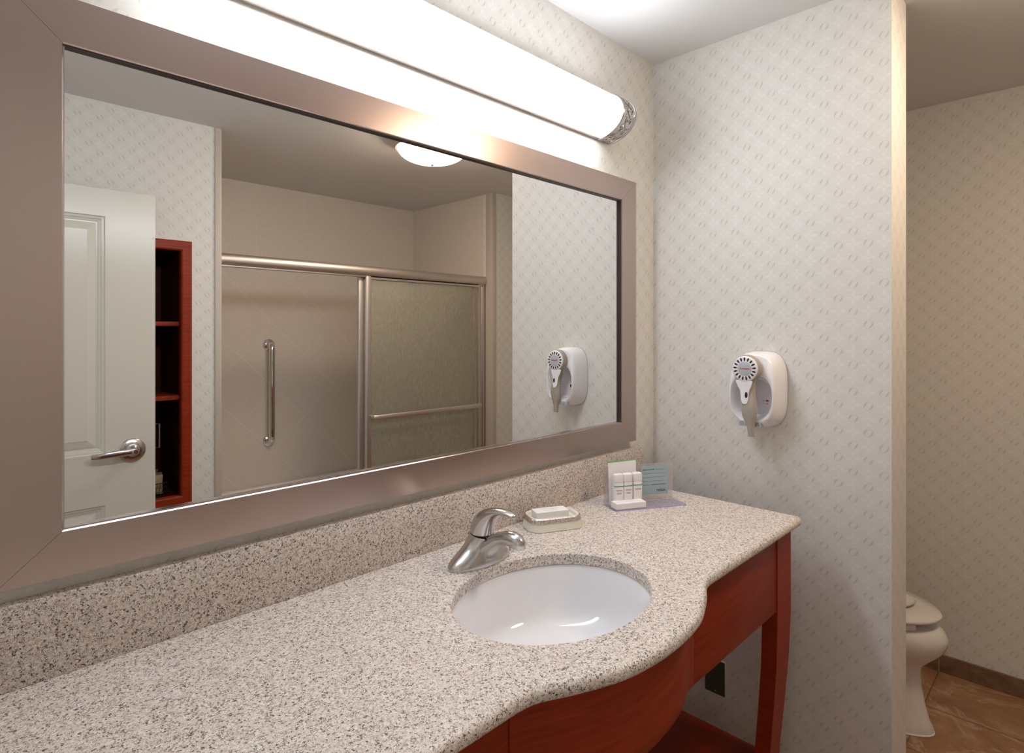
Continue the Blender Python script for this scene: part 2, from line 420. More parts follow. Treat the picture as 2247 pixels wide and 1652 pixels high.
# ------------------------------------------------------------------ vanity light
vl = empty('vanity_light', (-1.0, 0, 2.155), 'long white tube vanity light with embossed silver end caps above the mirror', 'vanity light')
LX0, LX1, CX1 = -1.65, -.350, -.268
def dring(x, sc=1.0, n=25, dp=.1, hh=.07):
    return [(x, -.012 - (dp - .012) * sc * math.cos(a), hh * sc * math.sin(a)) for a in [(-.5 + k / (n - 1)) * PI for k in range(n)]]
g = G(); g.loft([[(p[0] + 1.0, p[1], p[2]) for p in dring(x, .98)] for x in (LX0 - .004, LX1 + .004)]); g.build('diffuser', MT['bar'], vl)
g = G(); g.box((LX0 + 1, -.011, -.067), (LX1 + 1, 0, .067), .001); g.box((LX0 + 1, -.016, -.0725), (LX1 + 1, -.0, -.0695), .001)
for lo_, hi_ in ((60, 90),):
    aa = [math.radians(lo_ + (hi_ - lo_) * k / 8) for k in range(9)]
    def cr(x): return [(x + 1.0, -.012 - .089 * math.cos(a), .0705 * math.sin(a)) for a in aa] + [(x + 1.0, -.012 - .0875 * math.cos(a), .0690 * math.sin(a)) for a in aa[::-1]]
    g.loft([cr(LX0), cr(LX1)])
g.box((LX0 + 1, -.013, .066), (LX1 + 1, 0, .0705))
g.build('back_plate', MT['satin'], vl)
def cap(x0, x1, sgn):
    c = empty('end_cap', (0, 0, 0)); c.parent = vl
    g = G(); pr = [(0, 1.0), (.004, 1.02), (.012, 1.02), (.014, .99), (.064, .99), (.066, 1.02), (.073, 1.01), (.079, .96), (.082, .88)]
    rings = []
    for d, sc in pr:
        x = x0 + sgn * d
        r = [(x + 1.0, -.104 * sc * math.cos(a) if abs(math.cos(a)) > 1e-6 else 0, .073 * sc * math.sin(a)) for a in [(-.5 + k / 32) * PI for k in range(33)]]
        r = [(p[0], min(p[1], -.0), p[2]) for p in r]; rings.append(r)
    g.loft(rings); g.build('cap_shell', MT['nickel'], c)
    g = G()                                        # embossed scrollwork
    def P3(d, a, lift=1.0): return (x0 + sgn * d + 1.0, -.104 * lift * math.cos(a), .073 * lift * math.sin(a))
    for i in range(7):
        ac = (-.5 + (i + .5) / 7) * PI
        for s2 in (-1, 1):
            pts = []
            for t in range(22):
                th = t / 21 * 1.55 * PI; rr = 1 - t / 21 * .72
                pts.append(P3(.040 + s2 * (.004 + .0085 * rr * (1 - math.cos(th)) * .9), ac + .17 * rr * math.sin(th), 1.0))
            g.tube(pts, [.0006 + .0016 * math.sin(PI * (q + 1) / 23) for q in range(22)], 8)
        pts = [P3(.018 + .044 * t / 10, ac - .19 + .10 * math.sin(t / 10 * 2 * PI), 1.0) for t in range(11)]
        g.tube(pts, [.0005 + .0013 * math.sin(PI * (q + .5) / 11) for q in range(11)], 8)
        for q in range(3): g.lathe([(.0004, -.002), (.0022, -.0015), (.0026, .0), (.0018, .0016), (.0003, .002)], P3(.020 + .017 * q, ac + .2, 1.0), 10)
    for i in range(9):
        ac = (-.5 + i / 8) * PI * .96
        pts = [P3(.024 + .012 * t / 6, ac + .12 * math.sin(t / 6 * PI), 1.0) for t in range(7)]
        g.tube(pts, [.0006, .0014, .002, .0022, .002, .0014, .0006], 8)
    g.build('scroll_relief', MT['nickel'], c)
cap(LX1, CX1, 1); cap(LX0, LX0 - .08, -1)

# ------------------------------------------------------------------ ceiling dome lamp
cl = empty('ceiling_light', (-.055, -1.27, H), 'round domed glass ceiling light with a nickel ring, reflected in the mirror', 'ceiling light')
G().lathe([(.160, 0), (.172, -.004), (.172, -.032), (.150, -.037), (.02, -.037)], n=56).build('base_pan', MT['plastic'], cl)
G().lathe([(.150, -.036), (.184, -.036), (.192, -.040), (.194, -.049), (.188, -.056), (.176, -.057), (.150, -.046)], n=64).build('trim_ring', MT['satin'], cl)
G().lathe([(.174, -.052)] + [(.174 * math.cos(t), -.052 - .072 * math.sin(t)) for t in [k / 12 * PI / 2 for k in range(1, 12)]] + [(.004, -.124)], n=56).build('glass_bowl', MT['bowl'], cl)
G().lathe([(.003, -.122), (.008, -.124), (.0095, -.129), (.007, -.135), (.001, -.139)], n=20).build('finial', MT['satin'], cl)

# ------------------------------------------------------------------ countertop
CXM = -1.0; ZT = .932; TH = .026; X0, X1 = -1.866, -.134
TAB = [(0, -.643), (.04, -.642), (.09, -.637), (.13, -.629), (.165, -.616), (.20, -.602), (.23, -.588), (.252, -.576), (.268, -.5685), (.285, -.565), (.31, -.5645), (.9, -.5645)]
def front(x):
    d = abs(x - CXM)
    for (a, ya), (b, yb) in zip(TAB, TAB[1:]):
        if d <= b:
            t = (d - a) / (b - a); return ya + (yb - ya) * t
    return TAB[-1][1]
def front_s(x): return sum(front(x + k * .006) for k in range(-3, 4)) / 7
cont = []
def seg(p, q, n):
    for k in range(n): cont.append((p[0] + (q[0] - p[0]) * k / n, p[1] + (q[1] - p[1]) * k / n))
rc = .018
for k in range(7): a = k / 7 * PI / 2; cont.append((X1 - rc + rc * math.sin(a), -.003 - rc + rc * math.cos(a)))
seg((X1, -.003 - rc), (X1, front(X1) + rc), 20)
for k in range(6): a = k / 6 * PI / 2; cont.append((X1 - rc + rc * math.cos(a), front(X1) + rc - rc * math.sin(a)))
xs = [X1 - rc + (X0 + rc - X1 + rc) * k / 220 for k in range(221)]
for x in xs[:-1]: cont.append((x, front_s(x)))
for k in range(6): a = k / 6 * PI / 2; cont.append((X0 + rc - rc * math.sin(a), front(X1) + rc - rc * math.cos(a)))
seg((X0, front(X1) + rc), (X0, -.003 - rc), 20)
for k in range(7): a = k / 7 * PI / 2; cont.append((X0 + rc - rc * math.cos(a), -.003 - rc + rc * math.sin(a)))
seg((X0 + rc, -.003), (X1 - rc, -.003), 120)
NC = len(cont); SC = (-1.0, -.3735); SA, SB = .2245, .178
nrm = []
for i in range(NC):
    a, b = cont[i - 1], cont[(i + 1) % NC]; t = Vector((b[0] - a[0], b[1] - a[1])); t.normalize(); nrm.append(Vector((t.y, -t.x)))
if sum((Vector(cont[i]) - Vector(SC)).dot(nrm[i]) for i in range(NC)) < 0: nrm = [-v for v in nrm]
def oring(ins, z): return [(cont[i][0] - nrm[i].x * ins, cont[i][1] - nrm[i].y * ins, z) for i in range(NC)]
def iring(a, b, z):
    r = []
    for p in cont:
        t = math.atan2((p[1] - SC[1]) / SB, (p[0] - SC[0]) / SA); r.append((SC[0] + a * math.cos(t), SC[1] + b * math.sin(t), z))
    return r
rings = [iring(SA, SB, ZT - .0015), iring(SA + .0015, SB + .0015, ZT), iring(SA + .003, SB + .003, ZT), oring(TH / 2 * .95 + .0012, ZT)]
hb = TH / 2
for k in range(9):
    a = PI / 2 - k / 8 * PI; rings.append(oring(hb * .95 * (1 - math.cos(a)), ZT - hb + hb * math.sin(a)))
rings += [oring(TH / 2 * .95 + .0012, ZT - TH), iring(SA + .004, SB + .004, ZT - TH), iring(SA + .002, SB + .002, ZT - TH), iring(SA, SB, ZT - TH + .002)]
ct = empty('granite_countertop', (-1.0, -.3, ZT - TH), 'speckled beige granite vanity top with a bowed front edge and cut-out for the basin', 'countertop')
local(G().loft(rings, cyc=True).build('counter_slab', MT['granite'], ct, angle=40), ct)
bs = G().box((X0, -.025, ZT), (-.114, -.001, 1.057), .0015).build('granite_backsplash', MT['granite'])
tag(bs, 'low speckled granite backsplash strip standing on the counter under the mirror', 'backsplash')

# sink
sk = empty('undermount_sink', (SC[0], SC[1], ZT - TH - .15), 'white oval porcelain basin set under the granite counter', 'sink')
def er(a, b, z, n=96): return [(a * math.cos(2 * PI * k / n), b * math.sin(2 * PI * k / n), z) for k in range(n)]
zt = .1495
inn = [(SA + .016, SB + .016, zt), (SA + .004, SB + .004, zt - .001), (SA + .001, SB + .001, zt - .006)]
for k in range(1, 13):
    t = k / 12; f = (1 - t ** 3.0) ** .5 if t < 1 else 0
    inn.append(((SA + .0) * max(f * .98, .13) if True else 0, SB * max(f * .98, .16), zt - .006 - .126 * math.sin(t * PI / 2) ** 1.0))
outr = [(a + .009, b + .009, z - .010) for a, b, z in inn[::-1]]
outr[-1] = (SA + .018, SB + .018, zt - .008); outr[-2] = (SA + .018, SB + .018, zt - .009)
rr = [er(a, b, z) for a, b, z in inn]
G().loft(rr + [er(*q) for q in outr], caps=(False, False), cyc=True).build('basin', MT['porcelain'], sk, angle=50)
G().lathe([(.001, .019), (.010, .019), (.020, .0195), (.024, .021), (.026, .019), (.024, .003), (.001, .003)], n=32).build('drain', MT['chrome'], sk)

# ------------------------------------------------------------------ vanity base
va = empty('vanity', (-1.0, -.28, 0), 'cherry-red wooden vanity stand with a bowed apron, tapered legs and low shelf', 'vanity')
AZ0, AZ1 = .683, ZT - TH - .0005
def yb_(x, z):
    bulge = -(front_s(x) + .5645)
    if z > .765: gq = 1.0
    else: gq = math.sqrt(max(0, 1 - ((.765 - z) / .083) ** 2)) if z > .683 else 0
    return -.528 - bulge * gq
g = G()
zs = [AZ0 + (.765 - AZ0) * (1 - math.cos(k / 12 * PI / 2)) for k in range(13)] + [.80, .85, AZ1]
xb = [-.715 - .57 * k / 90 for k in range(91)]
rings = []
for z in zs: rings.append([(x, yb_(x, z), z) for x in xb] + [(x, yb_(x, z) + .018, z) for x in xb[::-1]])
g.loft(rings); local(g.build('bowed_apron', MT['cherry'], va, angle=50), va)
for x0, x1 in ((-.714, -.2365), (-1.7635, -1.286)):
    local(G().box((x0, -.528, AZ0), (x1, -.508, AZ1), .001).build('side_apron', MT['cherry'], va), va)
for xx in (-.155, -1.865 + .02):
    local(box('end_apron', (xx, -.488, AZ0), (xx + .02, -.05, AZ1), MT['cherry'], va, .001), va)
local(box('rear_rail', (-1.76, -.045, AZ1 - .06), (-.24, -.03, AZ1), MT['cherry'], va, .001), va)
def leg(sx, rear):
    prof = [(AZ1, .105, .0), (.65, .105, .0), (.52, .102, .003), (.40, .094, .011), (.28, .084, .020), (.15, .076, .024), (.06, .078, .019), (.0, .084, .010)]
    rings = []
    for z, wd, back in prof:
        y0 = -.5305 + back; y1 = y0 + .042
        if rear: y0 = -.030 - .042; y1 = -.030
        xi = -.2365; xo = xi + wd; c = .010 if z < .6 else .004
        r = [(xi, y0), (xo - c, y0), (xo, y0 + c), (xo, y1), (xi, y1)]
        rings.append([((x if sx > 0 else -2.0 - x), y, z) for x, y in r])
    g = G(); g.loft(rings); return local(g.build('leg', MT['cherry'], va, angle=30), va)
for sx in (1, -1):
    for rear in (0, 1): leg(sx, rear)
local(box('lower_shelf', (-1.852, -.478, .198), (-.148, -.075, .222), MT['cherry'], va, .002), va)

# ------------------------------------------------------------------ faucet
fa = empty('faucet', (-1.0, -.15, ZT), 'brushed nickel single-lever faucet with a curved spout behind the basin', 'faucet')
def fr_(cx, cy, a, b, z, tilt=0, n=40, e=2.0):
    r = []
    for k in range(n):
        t = 2 * PI * k / n; c, s_ = math.cos(t), math.sin(t)
        x = a * math.copysign(abs(c) ** (2 / e), c); y = b * math.copysign(abs(s_) ** (2 / e), s_)
        r.append((cx + x, cy + y, z + y * tilt))
    return r
prof = [(.0, .088, .040, 0), (.006, .089, .0405, 0), (.012, .085, .039, 0), (.020, .074, .037, -.001), (.030, .058, .0345, -.002), (.040, .044, .032, -.003), (.050, .0355, .0305, -.004), (.060, .0298, .0285, -.006), (.0665, .0275, .0270, -.008)]
G().loft([fr_(0, dy, a, b, z, .18 * z / .0665) for z, a, b, dy in prof]).build('body', MT['nickel'], fa, angle=60)
spts = [(0, -.004, .024), (0, -.024, .035), (0, -.044, .051), (0, -.066, .067), (0, -.088, .0745), (0, -.106, .0765), (0, -.120, .0735), (0, -.130, .0675), (0, -.135, .061)]
srad = [.030, .0265, .0225, .0195, .0185, .0185, .0175, .0135, .006]
G().tube(spts, srad, 28, flat=[1.0, .95, .85, .80, .84, .9, .95, 1, 1], up=(0, 0, 1)).build('spout', MT['nickel'], fa, angle=60)
G().lathe([(.011, .066), (.0125, .064), (.0125, .0555), (.009, .0545), (.009, .0575), (.001, .0575)], (0, -.113, 0), 24).build('aerator', MT['chrome'], fa)
G().lathe([(.0262, 0), (.0272, .001), (.0272, .0025), (.0262, .0035)], (0, -.008, .0655), 32).build('seam_ring', MT['dark'], fa)
hd = G()
lev = [(-.008, .0685, .0265, .0265, 8), (-.009, .078, .0275, .0275, 6), (-.012, .088, .0272, .0272, 12), (-.017, .0970, .0262, .0255, 22), (-.024, .1045, .0248, .0225, 34),
       (-.033, .1115, .0230, .0182, 47), (-.043, .1178, .0210, .0140, 60), (-.054, .1232, .0186, .0104, 71), (-.066, .1270, .0162, .0078, 81), (-.079, .1290, .0140, .0062, 89),
       (-.092, .1288, .0120, .0055, 95), (-.102, .1270, .0102, .0055, 101), (-.108, .1255, .0092, .0058, 104), (-.1115, .1245, .0078, .0052, 104), (-.1135, .1240, .0045, .0030, 104)]
rings = []
for cy_, cz_, a, b, ang in lev:
    A = math.radians(ang); ux = Vector((1, 0, 0)); uy = Vector((0, math.cos(A), math.sin(A)))
    rings.append([tuple(Vector((0, cy_, cz_)) + ux * (a * math.cos(2 * PI * k / 32)) + uy * (b * math.sin(2 * PI * k / 32))) for k in range(32)])
hd.loft(rings); hd.build('lever_handle', MT['nickel'], fa, angle=60)
hb_ = G().lathe([(.0001, -.0012), (.0045, -.0010), (.0050, 0), (.0045, .001)], (0, 0, 0), 20, axis='y').build('index_button', MT['red'], fa)
hb_.location = (0, -.0335, .085); hb_['label'] = 'small round temperature button'; hb_.data.materials.clear(); hb_.data.materials.append(MT['greyp'])

# ------------------------------------------------------------------ soap dish and soap boxes
dang = math.radians(-26)
dc = Vector((-.695, -.106, ZT))
sd = empty('soap_dish', dc, 'cream ceramic soap dish with an engraved silver band beside the faucet', 'soap dish', rz=dang)
g = G()
sec = [(.077, .049, .032, 0), (.0785, .0505, .033, .002), (.0765, .0485, .031, .010), (.074, .046, .029, .020)]
g.loft([rrect(0, 0, a, b, r, z) for a, b, r, z in sec] + [rrect(0, 0, .071, .043, .027, .033), rrect(0, 0, .069, .041, .026, .0345), rrect(0, 0, .063, .035, .022, .0335), rrect(0, 0, .060, .032, .018, .0265), rrect(0, 0, .056, .028, .016, .0255)])
g.build('dish_body', MT['biscuit'], sd, angle=40)
g = G(); g.loft([rrect(0, 0, a, b, r, z) for a, b, r, z in ((.0725, .0445, .028, .0215), (.0748, .0468, .029, .0220), (.0732, .0452, .028, .0318), (.0712, .0432, .027, .0334), (.0685, .0405, .026, .0343))], caps=(False, False))
def bandm():
    n = NT('engraved_silver_band'); co = n.obj(); f = n.noise(co, 330, 3, .7)
    n.bsdf(n.mix(n.step(f, .45, .55), (.80, .76, .74), (.50, .40, .35)), .16, 1.0, normal=n.bump(f, .7, .002)); return n.m
g.build('silver_band', bandm(), sd)
def soapbox(loc, rz, lx, ly, lz, label, parentgroup=None):
    r = empty('soap_box', loc, label, 'soap box', 'wrapped guest soaps', rz)
    G().box((-lx / 2, -ly / 2, 0), (lx / 2, ly / 2, lz), .0012, 1).build('carton', MT['paperw'], r)
    text('lettering', 'Neutrogena', .010, MT['faint'], r, frame_m((0, .003, lz), (1, 0, 0), (0, 1, 0)), 'CENTER')
    text('lettering', 'cleansing bar', .007, MT['faint'], r, frame_m((0, -.008, lz), (1, 0, 0), (0, 1, 0)), 'CENTER')
    return r
soapbox(dc + Vector((-.008, .000, .0262)), dang, .094, .040, .020, 'white boxed soap lying in the cream soap dish')

# ------------------------------------------------------------------ acrylic stand with toiletries
aang = math.atan2(-.113, .206)
A0 = Vector((-.474, -.160, ZT))                       # front left corner
ax = Vector((math.cos(aang), math.sin(aang), 0)); ay = Vector((-ax.y, ax.x, 0))
ac = empty('acrylic_stand', A0, 'clear acrylic amenity stand on the counter holding bottles and a blue notice', 'display stand', rz=aang)
WA, DA = .236, .078
G().box((0, 0, 0), (WA, DA, .003), .0008, 1).build('base_plate', MT['acrylic_base'], ac)
G().box((0, DA - .003, .003), (WA, DA, .115), .0008, 1).build('back_plate', MT['acrylic'], ac)
def violet_edge():
    n = NT('violet_acrylic_edge'); co = n.obj(); f = n.noise(co, 50)
    n.bsdf(n.mix(f, (.46, .38, .78), (.55, .48, .86)), .1); return n.m
VE = violet_edge()
g = G(); g.box((0, -.0006, .0004), (WA, -.0001, .0026)); g.box((WA + .0001, 0, .0004), (WA + .0006, DA, .0026)); g.build('polished_edge', VE, ac)['label'] = 'violet tinted polished edge'
nt = G().box((.123, DA - .0042, .020), (.218, DA - .0032, .108)).build('notice_sheet', MT['blue'], ac); nt['label'] = 'pale blue printed notice'
lines = [('forgot something?', ' if you forgot to pack'), ('', 'a comb, toothbrush, toothpaste, shower cap,'), ('', 'razor, shaving cream or any other necessities,'), ('', 'stop by our front desk for a complimentary'), ('', 'replacement.')]
yy = DA - .0043; bx = .129
for i, (b, t) in enumerate(lines):
    z = .095 - i * .0118
    if b: text('lettering', b, .0056, MT['ink'], nt, frame_m((bx, yy, z), (1, 0, 0), (0, 0, 1)), bold=.00003)
    if t: text('lettering', t, .0053 if i else .0053, MT['greyink'], nt, frame_m((bx + (.043 if b else 0), yy, z), (1, 0, 0), (0, 0, 1)), squash=(.80 if i else .72))
text('lettering', "we've got you covered.", .0056, MT['ink'], nt, frame_m((.159, yy, .0478), (1, 0, 0), (0, 0, 1)), bold=.00003, squash=.95)
text('lettering', 'relax.', .0150, MT['ink'], nt, frame_m((.2115, yy, .027), (1, 0, 0), (0, 0, 1)), 'RIGHT', bold=.00008)
def onA(x, y, z=0): return A0 + ax * x + ay * y + Vector((0, 0, z))
cd = empty('folded_card', onA(.008, .062, .0032), 'blank white card with a green top edge leaning behind the small bottles', 'card', rz=aang)
g = G(); g.faces([(0, -.006, 0), (.093, -.006, 0), (.093, -.0048, 0), (0, -.0048, 0), (0, .0045, .124), (.093, .0045, .128), (.093, .0057, .128), (0, .0057, .124)], [(0, 1, 5, 4), (1, 2, 6, 5), (2, 3, 7, 6), (3, 0, 4, 7), (0, 1, 2, 3), (4, 5, 6, 7)])
g.build('card_front', MT['paperw'], cd)
g = G(); g.faces([(0, .0060, .1236), (.093, .0060, .1276), (.093, .0071, .1276), (0, .0068, .1236), (0, .0066, .1275), (.093, .0066, .1315), (.093, .0075, .1315), (0, .0075, .1275)], [(0, 1, 5, 4), (1, 2, 6, 5), (2, 3, 7, 6), (3, 0, 4, 7), (0, 1, 2, 3), (4, 5, 6, 7)])
g.build('green_edge', MT['green'], cd)['label'] = 'green printed strip along the top'
def bottle(x, y, s, label, vio=False):
    r = empty('toiletry_bottle', onA(x, y, .0032), label, 'bottle', 'small toiletry bottles', aang); r.scale = (1.10, 1.08, 1.13)
    def br(a, b, z): return rrect(0, 0, a, b, min(a, b) * .72, z, 6)
    G().loft([br(.0120, .0075, 0), (br(.0138, .0092, .001)), br(.0140, .0095, .060), br(.0138, .0093, .0635)]).build('bottle_body', MT['paperw'], r)
    G().loft([br(.0138, .0093, .0640), br(.0141, .0096, .0650), br(.0140, .0095, .079), br(.0132, .0088, .083), br(.0105, .0068, .085)]).build('cap', MT['plastic'], r)
    g = G()
    g.loft([[p for p in rrect(0, 0, .0143, .0098, .0068, z, 6) if p[1] < -.0036][::1] for z in (.0520, .0545)], closed=False, smooth=True)
    g.build('printed_band', MT['teal'], r)
    text('lettering', 'Neutrogena', .0050, MT['violet'] if vio else MT['greyink'], r, frame_m((-.0008, -.0097, .0415), (1, 0, 0), (0, 0, 1)), 'CENTER', squash=.74)
    if not vio: text('lettering', 'clean', .0070, MT['greyink'], r, frame_m((-.0008, -.0097, .0330), (1, 0, 0), (0, 0, 1)), 'CENTER', squash=.9)
    return r
bottle(.030, .044, 1, 'white bottle with a teal band, leftmost of the three on the acrylic stand')
bottle(.0605, .044, 1, 'white bottle with a teal band, middle one of the three on the acrylic stand')
bottle(.0935, .0455, 1, 'white bottle with violet lettering, rightmost of the three beside the blue notice', True)
soapbox(onA(.0535, .0215, .0032), aang + .02, .098, .036, .0185, 'white boxed soap lying on the acrylic stand in front of the bottles')

# ------------------------------------------------------------------ hair dryer and its wall holder
hh = empty('dryer_holder', (0, -.400, 1.276), 'white rounded wall holder for the hair dryer on the papered wall', 'hair dryer holder')
g = G(); Z0 = 1.276
R = [sup(0, 0, .075, .119, 3.2, -.0), sup(0, 0, .0755, .1195, 3.2, -.012), sup(0, 0, .075, .119, 3.1, -.030), sup(.001, 0, .0745, .117, 3.0, -.050), sup(.002, 0, .0735, .113, 2.9, -.070), sup(.0025, 0, .0715, .107, 2.8, -.084)]
def cav(k, a, b, x): return [(x, p[1], p[2]) for p in sup(.002, -.020 + k, a, b, 2.6, x)]
R += [cav(.004, .0690, .087, -.0925), cav(.000, .0655, .076, -.0945), cav(-.001, .0625, .071, -.092), cav(-.002, .0535, .063, -.070), cav(-.003, .049, .058, -.050), cav(-.003, .044, .052, -.0465)]
g.loft(R, caps=(True, True)); g.build('holder_shell', MT['plastic'], hh, angle=50)
G().loft([sup(0, 0, .0765, .1205, 3.2, x) for x in (0, -.003)]).build('wall_gasket', MT['greyp'], hh)
G().loft([cav(-.003, .0465, .055, -.0468), cav(-.003, .0455, .054, -.0476)]).build('recess_panel', MT['plastic_in'], hh)
def plate(name, y0, y1, z0, z1, x, m, par, bev=.0006): return G().box((x - .0012, y0, z0), (x, y1, z1), bev, 1).build(name, m, par)
pl = plate('switch_label', -.038, -.007, -.053, -.024, -.0478, MT['plastic_in'], hh)
g = G().loft([[(x, -.031 + .0045 * math.cos(t), zc + .0028 * math.sin(t)) for t in [2 * PI * k / 20 for k in range(20)]] for zc, x in ((-.033, -.049), (-.033, -.0515))]); g.build('test_button', MT['red'], hh)['label'] = 'red test button'
g = G().loft([[(x, -.031 + .0045 * math.cos(t), -.0425 + .0028 * math.sin(t)) for t in [2 * PI * k / 20 for k in range(20)]] for x in (-.049, -.0515)]); g.build('reset_button', MT['greyp'], hh)
text('lettering', 'Reset', .0045, MT['ink'], hh, frame_m((-.0492, -.0145, -.0345), (0, -1, 0), (0, 0, 1)), squash=.8)
text('lettering', 'Test', .0045, MT['ink'], hh, frame_m((-.0492, -.0155, -.044), (0, -1, 0), (0, 0, 1)), squash=.8)
plate('shaver_label', .016, .043, -.052, -.022, -.0478, MT['plastic_in'], hh)
plate('display_window', .024, .036, -.042, -.031, -.0492, MT['ink'], hh)
# bottom switch plates
for (y0, y1, cap_) in ((-.030, -.006, 'Fast\nReturn'), (.017, .042, 'i')):
    G().box((-.0955, y0, -.112), (-.075, y1, -.0955), .002, 2).build('grey_button', MT['greyp'], hh)['label'] = 'light grey push button'
    text('lettering', cap_, .0050, MT['ink'], hh, frame_m((-.0958, (y0 + y1) / 2, -.1015 if '\n' in cap_ else -.1045), (0, -1, 0), (0, 0, 1)), 'CENTER')
g = G().tube([(-.0957, .0295 + .0048 * math.cos(t), -.1028 + .0048 * math.sin(t)) for t in [2 * PI * k / 24 for k in range(25)]], .0004, 6); g.build('printed_ring', MT['ink'], hh)

hx = empty('hair_dryer', (0, -.400, 1.276), 'white and taupe hair dryer with a slotted round face hanging in its wall holder', 'hair dryer')
HY, HZ = .008, .068
def yz(r, x, n=40, cy=HY, cz=HZ, sy=1.0, sz=1.0): return [(x, cy + r * sy * math.cos(2 * PI * k / n), cz + r * sz * math.sin(2 * PI * k / n)) for k in range(n)]
G().loft([yz(.034, -.0935), yz(.040, -.096), yz(.0425, -.101), yz(.0425, -.112), yz(.0415, -.120), yz(.0395, -.1225)]).build('head_housing', MT['taupe'], hx, angle=45)
g = G(); g.loft([yz(.0392, -.1215), yz(.0392, -.1240), yz(.037, -.1262), yz(.030, -.1270), yz(.004, -.1272)])
g.build('face_plate', MT['plastic'], hx, angle=60)
G().loft([yz(.0215, -.1270), yz(.0215, -.1282), yz(.0205, -.1286), yz(.004, -.1287)]).build('badge_disc', MT['greyp'], hx)
text('lettering', 'Sunbeam', .0085, MT['red'], hx, frame_m((-.1289, HY, HZ - .002), (0, -1, 0), (0, 0, 1)), 'CENTER', bold=.00015, shear=.35)
for k in range(17):                                    # the air slots
    a = 2 * PI * k / 17 + .09; ca, sa = math.cos(a), math.sin(a)
    pts = []
    for q in range(14):
        t = 2 * PI * q / 14; rr_ = .0290 + .0060 * math.cos(t); tt = .0027 * math.sin(t) * (1 + .25 * math.cos(t))
        pts.append((HY + rr_ * ca - tt * sa, HZ + rr_ * sa + tt * ca))
    G().loft([[(x, p[0], p[1]) for p in pts] for x in (-.1262, -.1276)], smooth=False).build('air_slot', MT['ink'], hx)
# handle: taupe grip with a white throat insert
def hr(y, z, a, x0, x1, n=32, e=2.3):
    r = []
    for k in range(n):
        t = 2 * PI * k / n; c, s_ = math.cos(t), math.sin(t)
        r.append(((x0 + x1) / 2 + (x1 - x0) / 2 * math.copysign(abs(s_) ** (2 / e), s_), y + a * math.copysign(abs(c) ** (2 / e), c), z))
    return r
GR = [(.009, .050, .034, -.119, -.095), (.008, .036, .0300, -.119, -.095), (.007, .024, .0235, -.119, -.094), (.005, .010, .0200, -.120, -.088), (.003, -.006, .0185, -.121, -.090), (.001, -.024, .0195, -.124, -.092), (-.000, -.042, .0222, -.126, -.094), (.000, -.060, .0232, -.126, -.094), (.000, -.078, .0215, -.124, -.094), (-.001, -.092, .0172, -.120, -.095), (-.002, -.104, .0125, -.117, -.096), (-.003, -.118, .0105, -.115, -.097), (-.004, -.140, .0092, -.113, -.098)]
G().loft([hr(*q) for q in GR]).build('grip', MT['taupe'], hx, angle=60)
g = G()
def ins(y, z, a, x): return [(x + .002 * (1 - math.cos(t)) * 0, y + a * math.cos(t), z) for t in [0]]
# throat insert: a lens lying on the grip front
outl = [(.031, .034), (.028, .024), (.0225, .012), (.0155, .002), (.0135, -.012), (.0130, -.022), (.0115, -.030), (.0085, -.036), (.004, -.0395)]
left = [(.008 + (.0 if z > .03 else 0) + a, z) for a, z in outl]; rightp = [(.006 - a * .72, z) for a, z in outl[::-1]]
poly = left + rightp
for _ in range(3):
    poly = [q for i in range(len(poly)) for q in (tuple(.75 * poly[i][j] + .25 * poly[(i + 1) % len(poly)][j] for j in (0, 1)), tuple(.25 * poly[i][j] + .75 * poly[(i + 1) % len(poly)][j] for j in (0, 1)))]
g.loft([[(-.1225 if z > 0 else -.1225 - .0035 * min(1, -z / .04), y, z) for y, z in poly], [((-.1245 if z > 0 else -.1245 - .0035 * min(1, -z / .04)), HY * .8 + (y - HY * .8) * .94, z) for y, z in poly]])
g.build('throat_insert', MT['plastic'], hx)['label'] = 'white insert around the switch'
G().loft([[(x, .0035 + s * .0042 * math.cos(t), -.012 + s * .0095 * math.sin(t)) for t in [2 * PI * k / 24 for k in range(24)]] for x, s in ((-.123, 1), (-.1270, .95), (-.1282, .6))]).build('slide_switch', MT['ink'], hx, angle=60)

# ------------------------------------------------------------------ outlet plate low on the partition
oc = empty('wall_plate', (-.0, -.24, .29), 'dark square wall plate low on the papered wall beneath the counter', 'wall plate')
G().box((-.006, -.0365, -.057), (0, .0365, .060), .0015).build('plate_rim', MT['beigetrim'], oc)
G().box((-.0075, -.0345, -.055), (-.006, .0345, .058), .0005, 1).build('plate_face', MT['darkplate'], oc)
for zz in (-.046, .049): G().lathe([(.001, -.0085), (.0025, -.0082), (.003, -.0075)], (0, 0, zz), 12, axis='x').build('screw', MT['satin'], oc)

